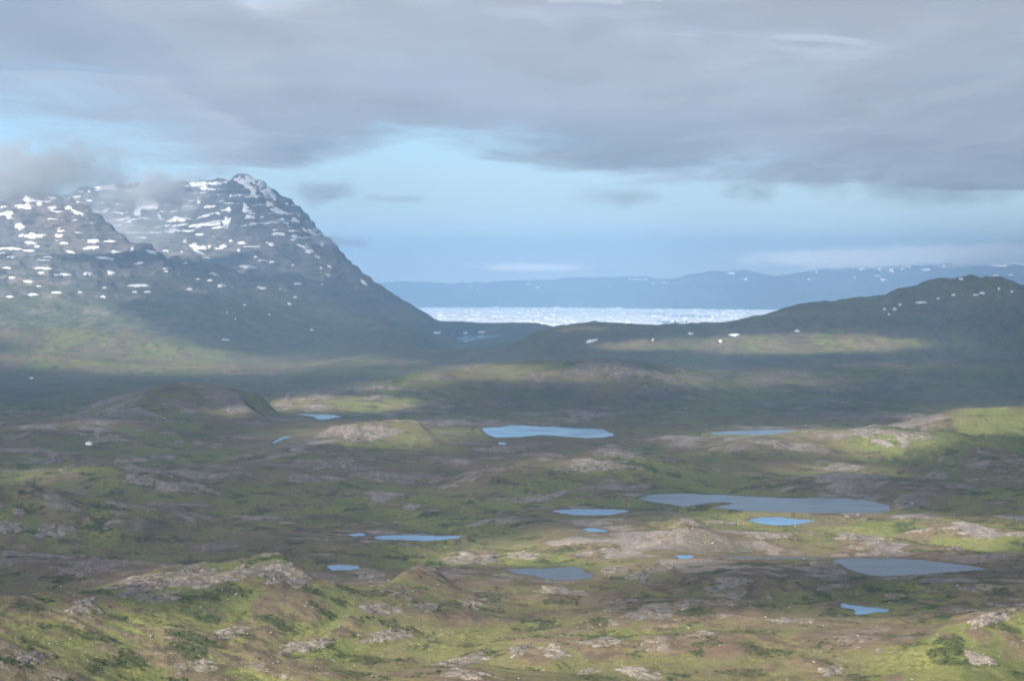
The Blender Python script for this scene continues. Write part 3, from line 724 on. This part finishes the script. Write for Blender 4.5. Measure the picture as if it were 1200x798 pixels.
for u, v, s, lab in [(632, 730, 1.6, "lone white boulder in the bright green meadow"), (1043, 707, 1.9, "white boulder beside the marshy blue pool"),
                     (925, 712, 1.4, "small pale boulder on the slope left of the marshy pool"), (146, 701, 1.7, "pale boulder on grass under the long crest outcrop"),
                     (178, 746, 1.7, "rounded pale boulder in the middle of the lower left slope"), (277, 697, 1.7, "pinkish pale boulder under the rounded rock dome"),
                     (470, 709, 1.2, "pale boulder left of the brown rock knob"), (954, 776, 1.4, "whitish boulder above the dark slate rock at the lower edge"),
                     (1152, 575, 2.2, "pale boulder high on the green bank at the right"), (1122, 686.5, 1.5, "white stone below the tip of the broad slate blue lake"),
                     (236, 712, 1.5, "pale stone beside the stepped path of pebbles under the dome"), (1007, 759, 1.3, "reddish pale stone in the bright green meadow")]:
    g = ground_hit(u, v)
    if g is not None: boulder(g[0], g[1], s, lab, "boulders on the moor")
n = 0
while n < 250:
    u = random.uniform(0, 1200); v = 530 + 268 * random.random() ** .9
    g = ground_hit(u, v)
    if g is None: continue
    if zat(g[0], g[1], SHORE) > .1: continue
    if random.random() > .35 + .6 * float(zat(g[0], g[1], ROCK)): continue
    boulder(g[0], g[1], random.uniform(.6, 1.25) * (g[1] / 1900) ** .6, "small pale grey boulder lying among grass and heath", "small boulders strewn over the moor"); n += 1

def scatter(N, vmin, vmax, weight):
    pts = []
    while len(pts) < N:
        u = random.uniform(-40, 1240); v = random.uniform(vmin, vmax)
        g = ground_hit(u, v)
        if g is None or zat(g[0], g[1], SHORE) > .05: continue
        if random.random() < weight(g): pts.append(g)
    return np.array(pts)
# loose stones: past counting
sp = scatter(3500, 520, 800, lambda g: .1 + .9 * float(zat(g[0], g[1], ROCK)))
octv = np.array([[1, 0, 0], [0, 1, 0], [-1, 0, 0], [0, -1, 0], [.15, .1, .8]]); octf = np.array([[0, 1, 4], [1, 2, 4], [2, 3, 4], [3, 0, 4]])
N = len(sp); s = RNG.lognormal(-.75, .4, N) * (sp[:, 1] / 1800) ** .5
vv = (octv[None] + RNG.normal(0, .18, (N, 5, 3))) * s[:, None, None]; th = RNG.uniform(0, 6.28, N); c_, s_ = np.cos(th)[:, None], np.sin(th)[:, None]
vv = np.stack([vv[..., 0] * c_ - vv[..., 1] * s_, vv[..., 0] * s_ + vv[..., 1] * c_, vv[..., 2]], -1) + sp[:, None]
tag(mesh_np("loose_stones", vv.reshape(-1, 3), (octf[None] + (np.arange(N) * 5)[:, None, None]).reshape(-1, 3), M_BOULDER, False),
    "loose pale stones scattered over the rocky moor", "stones", None, "stuff")
# dwarf willow scrub: leafy low clumps
wp = scatter(5200, 535, 800, lambda g: float(zat(g[0], g[1], SHRUB)) * (1 - .7 * float(zat(g[0], g[1], ROCK))))
N = len(wp); L = 34
rx = RNG.lognormal(.5, .45, N); 
dirs = RNG.normal(size=(N, L, 3)); dirs /= np.linalg.norm(dirs, axis=2)[..., None]; dirs[..., 2] = np.abs(dirs[..., 2])
rads = RNG.uniform(.35, 1, (N, L, 1))
cen = dirs * rads * np.stack([rx * RNG.uniform(.9, 1.8, N), rx, .38 * rx + .35], -1)[:, None]
gx = wp[:, None, 0] + cen[..., 0]; gy = wp[:, None, 1] + cen[..., 1]
cen = np.stack([gx, gy, zat(gx, gy) + cen[..., 2]], -1)
ls = RNG.uniform(.28, .6, (N, L, 1))
t1 = RNG.normal(size=(N, L, 3)); t1 /= np.linalg.norm(t1, axis=2)[..., None]; t2 = np.cross(t1, dirs); t2 /= np.linalg.norm(t2, axis=2)[..., None] + 1e-6
tri = np.stack([cen + t1 * ls, cen - .5 * t1 * ls + .8 * t2 * ls, cen - .5 * t1 * ls - .8 * t2 * ls], 2)
tag(mesh_np("dwarf_willow_scrub", tri.reshape(-1, 3), np.arange(N * L * 3).reshape(-1, 3), M_WILLOW, False),
    "dark green low scrub in patches across the near moor", "scrub", None, "stuff")

# ------------------------------------------------------------------ clouds
# sunlit windows in the overcast: where on the land the sun reaches (column,row,half sizes,strength)
LIT = [(250,790,520,58,1.2),(120,755,200,30,.9),(60,735,120,26,.5),(650,775,420,46,1.15),(1000,765,320,46,1.1),(960,628,210,24,1.2),(690,650,150,18,.9),(560,690,200,16,.5),(1130,625,90,22,.6),(230,672,90,10,.35),
       (390,474,110,9,1.3),(640,437,230,9,.65),(880,447,170,9,.6),(110,500,60,5,.25),(450,508,120,12,.5),(980,510,150,12,.45),(690,545,90,9,.4),(480,452,60,8,.6),(600,431,110,6,.8),(860,437,150,6,.6),(1060,428,120,5,.5),(200,420,270,24,.9),(450,425,60,6,.6),(745,406,60,7,1.),(930,404,170,13,1.3),(1160,342,80,13,1.3),(1000,352,90,7,.9),(640,386,90,5,.7),
       (1165,490,70,14,1.3),(1040,520,90,12,.7),(940,512,120,8,.4),(960,548,60,10,.5),(430,505,90,8,.3),(90,500,70,6,.3),(60,560,80,8,.4),
       (250,285,340,90,1.35),(200,365,360,44,1.4),(700,369,260,6,1.1),(570,378,80,5,.6)]
def sun_need(x, y):
    z = zat(x, np.maximum(y, 300))
    u, v = project(x, np.maximum(y, 300), z)
    s = np.zeros_like(x)
    for cu, cv, ru, rv_, st in LIT:
        s = np.maximum(s, st * np.exp(-(((u - cu) / ru) ** 2 + ((v - cv) / rv_) ** 2) ** 1.5))
    return s
CB = 1470.0
def cloud_material(name, amin, amax, c1, c2, top=False):
    m = NT(name); P = m.pos(); d = m.attr("cover")
    n1 = m.noise(m.vscale(P, (1, .4, 1)), 1 / 2300., 5, .5); n2 = m.noise(m.vscale(P, (1, .3, 1)), 1 / 600., 3, .5)
    a = m.math('ADD', d, m.math('ADD', m.math('MULTIPLY', m.math('SUBTRACT', n1, .5), .9), m.math('MULTIPLY', m.math('SUBTRACT', n2, .5), .45)))
    n3 = m.noise(m.vscale(P, (1, .35, 1)), 1 / 190., 3, .55)
    a = m.math('ADD', a, m.math('MULTIPLY', m.math('SUBTRACT', n3, .5), .35))
    a = m.math('ADD', m.remap(a, .08, .95, amin, amax * .86), m.remap(a, 1.0, 1.4, 0, amax * .14))
    tr = m.n("ShaderNodeBsdfTransparent"); tl = m.n("ShaderNodeBsdfTranslucent"); df = m.n("ShaderNodeBsdfDiffuse")
    colr = m.mix(m.remap(m.noise(m.vscale(P, (1, .4, 1)), 1 / 2800., 5, .5), .33, .67), c1, c2)
    m.l(colr, tl.inputs[0]); df.inputs[0].default_value = (.62, .66, .74, 1)
    mx = m.n("ShaderNodeMixShader"); mx.inputs[0].default_value = .3; m.l(tl.outputs[0], mx.inputs[1]); m.l(df.outputs[0], mx.inputs[2])
    m2 = m.n("ShaderNodeMixShader"); m.l(a, m2.inputs[0]); m.l(tr.outputs[0], m2.inputs[1]); m.l(mx.outputs[0], m2.inputs[2])
    m.l(m2.outputs[0], m.out.inputs['Surface']); return m.m
M_CB = cloud_material("cloud_underside", 0, .97, (.235, .25, .29), (.35, .365, .41))
M_CT = cloud_material("cloud_top", 0, .34, (.9, .9, .92), (.95, .95, .97))
def deck():
    xs = np.linspace(-16000, 20000, 260); ys = np.concatenate([np.arange(-4000, 10000, 90), np.arange(10000, 37000, 170)])
    XX, YY = np.meshgrid(xs, ys); nx_, ny_ = len(xs), len(ys)
    def cover_at(zc):
        t = (zc - 150) / sun_dir[2]
        for _ in range(5):
            gx, gy = XX - sun_dir[0] * t, YY - sun_dir[1] * t
            t = .5 * t + .5 * (zc - zat(gx, np.maximum(gy, 300))) / sun_dir[2]
        return .86 + .38 * sstep(3900, 4700, gy) - 1.4 * np.clip(sun_need(gx, gy), 0, 1)
    dens = cover_at(CB); denst = cover_at(CB + 400)
    # the deck in view: closed, but thinned to let sun onto slopes; its far edge
    inview = sstep(.06, 0, np.abs(XX) / np.maximum(YY, 1) - np.interp(YY, [9000, 12500], [.34, .275])) * sstep(7000, 7900, YY)
    vis = inview * (1.06 + .1 * fbm(XX / 3000, YY / 4000, 205, 3))
    thin = np.clip((.86 + .38 - dens) / 1.4, 0, 1); thint = np.clip((.86 + .38 - denst) / 1.4, 0, 1)
    gate = sstep(9600, 10400, YY + 1240) * sstep(200, -500, XX + 1100)
    g2 = .6 * sstep(6900, 7300, YY) * sstep(9000, 8300, YY) * sstep(-500, 300, XX)
    gate = np.maximum(gate, g2); thin *= gate; thint *= gate
    vist = vis - inview * 1.15 * sstep(.3, .9, thint); vis = vis - inview * .27 * sstep(.3, .9, thin)
    dens = dens * (1 - inview) + vis; denst = denst * (1 - inview) + vist
    uu = 600 + F * XX / np.maximum(YY, 1)
    edge_v = np.interp(uu, [-400, 0, 200, 420, 560, 640, 760, 900, 1000, 1100, 1200, 1500], [166, 172, 178, 184, 180, 184, 198, 207, 216, 227, 232, 236])
    yedge = (CB - H) * F / (330 - edge_v)
    yy = YY + 6500 * fbm(XX / 2600, YY / 7000, 206, 5)
    e = 1 - sstep(-4200, 4200, yy - yedge)
    side = sstep(-16000, -14000, XX) * sstep(20000, 18000, XX) * sstep(-4000, -2500, YY)
    dens = dens * e * side - .25 * (1 - e * side); denst = denst * e * side - .25 * (1 - e * side)
    zl = np.maximum(CB + 70 * fbm(XX / 2200, YY / 4400, 207, 4) + 30 * fbm(XX / 500, YY / 1800, 208, 3), 1405.) 
    zu = CB + 330 + 220 * fbm(XX / 1500, YY / 1500, 209, 4) * np.clip(dens + .2, 0, 1) + 150 * np.clip(dens, 0, 1)
    vb = np.stack([XX, YY, zl], -1).reshape(-1, 3); vt = np.stack([XX, YY, zu], -1).reshape(-1, 3)
    i, j = np.meshgrid(np.arange(ny_ - 1), np.arange(nx_ - 1), indexing='ij'); b = (i * nx_ + j).ravel()
    alive = (np.maximum.reduce([dens[:-1, :-1], dens[1:, :-1], dens[:-1, 1:], dens[1:, 1:]]) > -.15).ravel()
    b = b[alive]
    fb = np.stack([b, b + nx_, b + nx_ + 1, b + 1], -1); ft = np.stack([b, b + 1, b + nx_ + 1, b + nx_], -1) + nx_ * ny_
    o = mesh_np("cloud_deck", np.concatenate([vb, vt]), np.concatenate([fb, ft]), M_CB, True, {"cover": np.concatenate([dens.ravel(), denst.ravel()])})
    o.data.materials.append(M_CT)
    idx = np.zeros(len(fb) + len(ft), np.int32); idx[len(fb):] = 1; o.data.polygons.foreach_set("material_index", idx)
    tag(o, "broad grey cloud layer covering the upper sky with a ragged lower edge", "cloud", None, "stuff")
deck()

def puff_material(name, alb):
    m = NT(name); tc = m.n("ShaderNodeTexCoord").outputs['Object']; P = m.pos()
    ln = m.n("ShaderNodeVectorMath", operation='LENGTH'); m.l(tc, ln.inputs[0])
    oi = m.n("ShaderNodeObjectInfo")
    n = m.noise(m.vscale(P, (1, 1, 1.5)), 1 / 260., 5, .58)
    d = m.math('ADD', m.math('SUBTRACT', 1.0, ln.outputs['Value']), m.math('MULTIPLY', m.math('SUBTRACT', n, .56), 2.3))
    d = m.remap(d, .05, .75)
    d = m.math('MULTIPLY', m.math('MULTIPLY', d, oi.outputs['Alpha']), .02)
    v = m.n("ShaderNodeVolumePrincipled"); v.inputs['Color'].default_value = (alb, alb, min(1, alb * 1.02), 1); v.inputs['Anisotropy'].default_value = .1
    m.l(d, v.inputs['Density']); m.l(v.outputs[0], m.out.inputs['Volume']); return m.m
M_PUFF = puff_material('cloud_vapour', .995); M_PUFFG = puff_material('shade_greyed_cloud_vapour', .86)  # second one: greyer albedo in place of shade on the left clouds
import bmesh
bm = bmesh.new(); bmesh.ops.create_icosphere(bm, subdivisions=3, radius=1.0); ME_PUFF = bpy.data.meshes.new("cloud"); bm.to_mesh(ME_PUFF); bm.free(); ME_PUFF.materials.append(M_PUFF)
ME_PUFFG = ME_PUFF.copy(); ME_PUFFG.name = 'cloud'; ME_PUFFG.materials[0] = M_PUFFG
for u, v, w_, h_, y, dn, lab in [
    (40, 204, 200, 66, 10800, 0.750, "large grey cloud resting on the brown mountain shoulder"),
    (182, 226, 110, 50, 12900, 0.800, "grey cloud hiding the crest between the two mountains"),
    (155, 268, 100, 56, 12900, 0.300, "pale mist filling the gap between the two mountains"),
    (258, 201, 64, 20, 14200, 0.154, "thin wisp touching the snowy summit ridge"),
    (376, 226, 56, 34, 14000, 0.154, "small round grey cloud just right of the summit"),
    (460, 234, 54, 14, 14000, 0.165, "faint small wisp right of the round grey cloud"),
    (396, 284, 60, 26, 13900, 0.154, "wisp clinging to the steep right edge of the high mountain"),
    (722, 232, 110, 22, 14500, 0.121, "flat grey wisp alone in the blue gap"),
    (885, 226, 66, 26, 14500, 0.121, "little cloud hanging just under the grey cloud layer"),
    (930, 207, 210, 30, 15500, 0.165, "long ragged wisp under the edge of the cloud layer right of centre"),
    (1085, 224, 230, 34, 15500, 0.176, "torn cloud fringe hanging lowest at the right end of the cloud layer"),
    (665, 187, 170, 20, 15500, 0.138, "thin fringe of vapour below the cloud layer in the middle"),
    (330, 183, 190, 16, 15500, 0.121, "thin fringe of vapour below the cloud layer above the summit"),
    (620, 313, 140, 9, 27000, .13, "thin streak of cloud low above the far hills"),
    (975, 303, 190, 20, 27000, .22, "hazy cloud bank over the middle of the far hills"),
    (1130, 298, 230, 22, 27500, .26, "hazy cloud bank over the highest far hills at the right edge")]:
    c = at_depth(np.array(u), np.array(v), np.array(float(y)))
    o = bpy.data.objects.new("cloud", ME_PUFFG if u < 240 else ME_PUFF); COL.objects.link(o)
    o.location = c; s = y / F
    o.scale = (w_ * .80 * s, max(w_ * .5, h_ * .7) * s, h_ * .80 * s); o.color = (1, 1, 1, dn * 500 / (w_ * s) if y < 20000 else dn * 600 / (w_ * s) * 3)
    tag(o, lab, "cloud", "small clouds below the main layer")

# ------------------------------------------------------------------ haze
m = NT("haze_air"); pv = m.n("ShaderNodeVolumePrincipled"); pv.inputs['Color'].default_value = (.41, .68, .98, 1); pv.inputs['Density'].default_value = 6.4e-5; pv.inputs['Anisotropy'].default_value = .2
m.l(pv.outputs[0], m.out.inputs['Volume'])
zb, zt = float(Z.min()) - 1, max(float(Z.max()), H) + 60
zt = min(zt, 1385.0)
hv = np.array([[x, y, z] for z in (zb, zt) for x, y in ((-43000, -1500), (43000, -1500), (43000, 43000), (-43000, 43000))])
hf = np.array([[3, 2, 1, 0], [4, 5, 6, 7], [0, 1, 5, 4], [1, 2, 6, 5], [2, 3, 7, 6], [3, 0, 4, 7]])
tag(mesh_np("haze", hv, hf, m.m, False), "pale blue haze in the air over the whole valley", "haze", None, "stuff")
print("land", Z.shape, "zmax", Z.max(), "tris", sum(len(o.data.polygons) for o in COL.objects if o.type == 'MESH'))
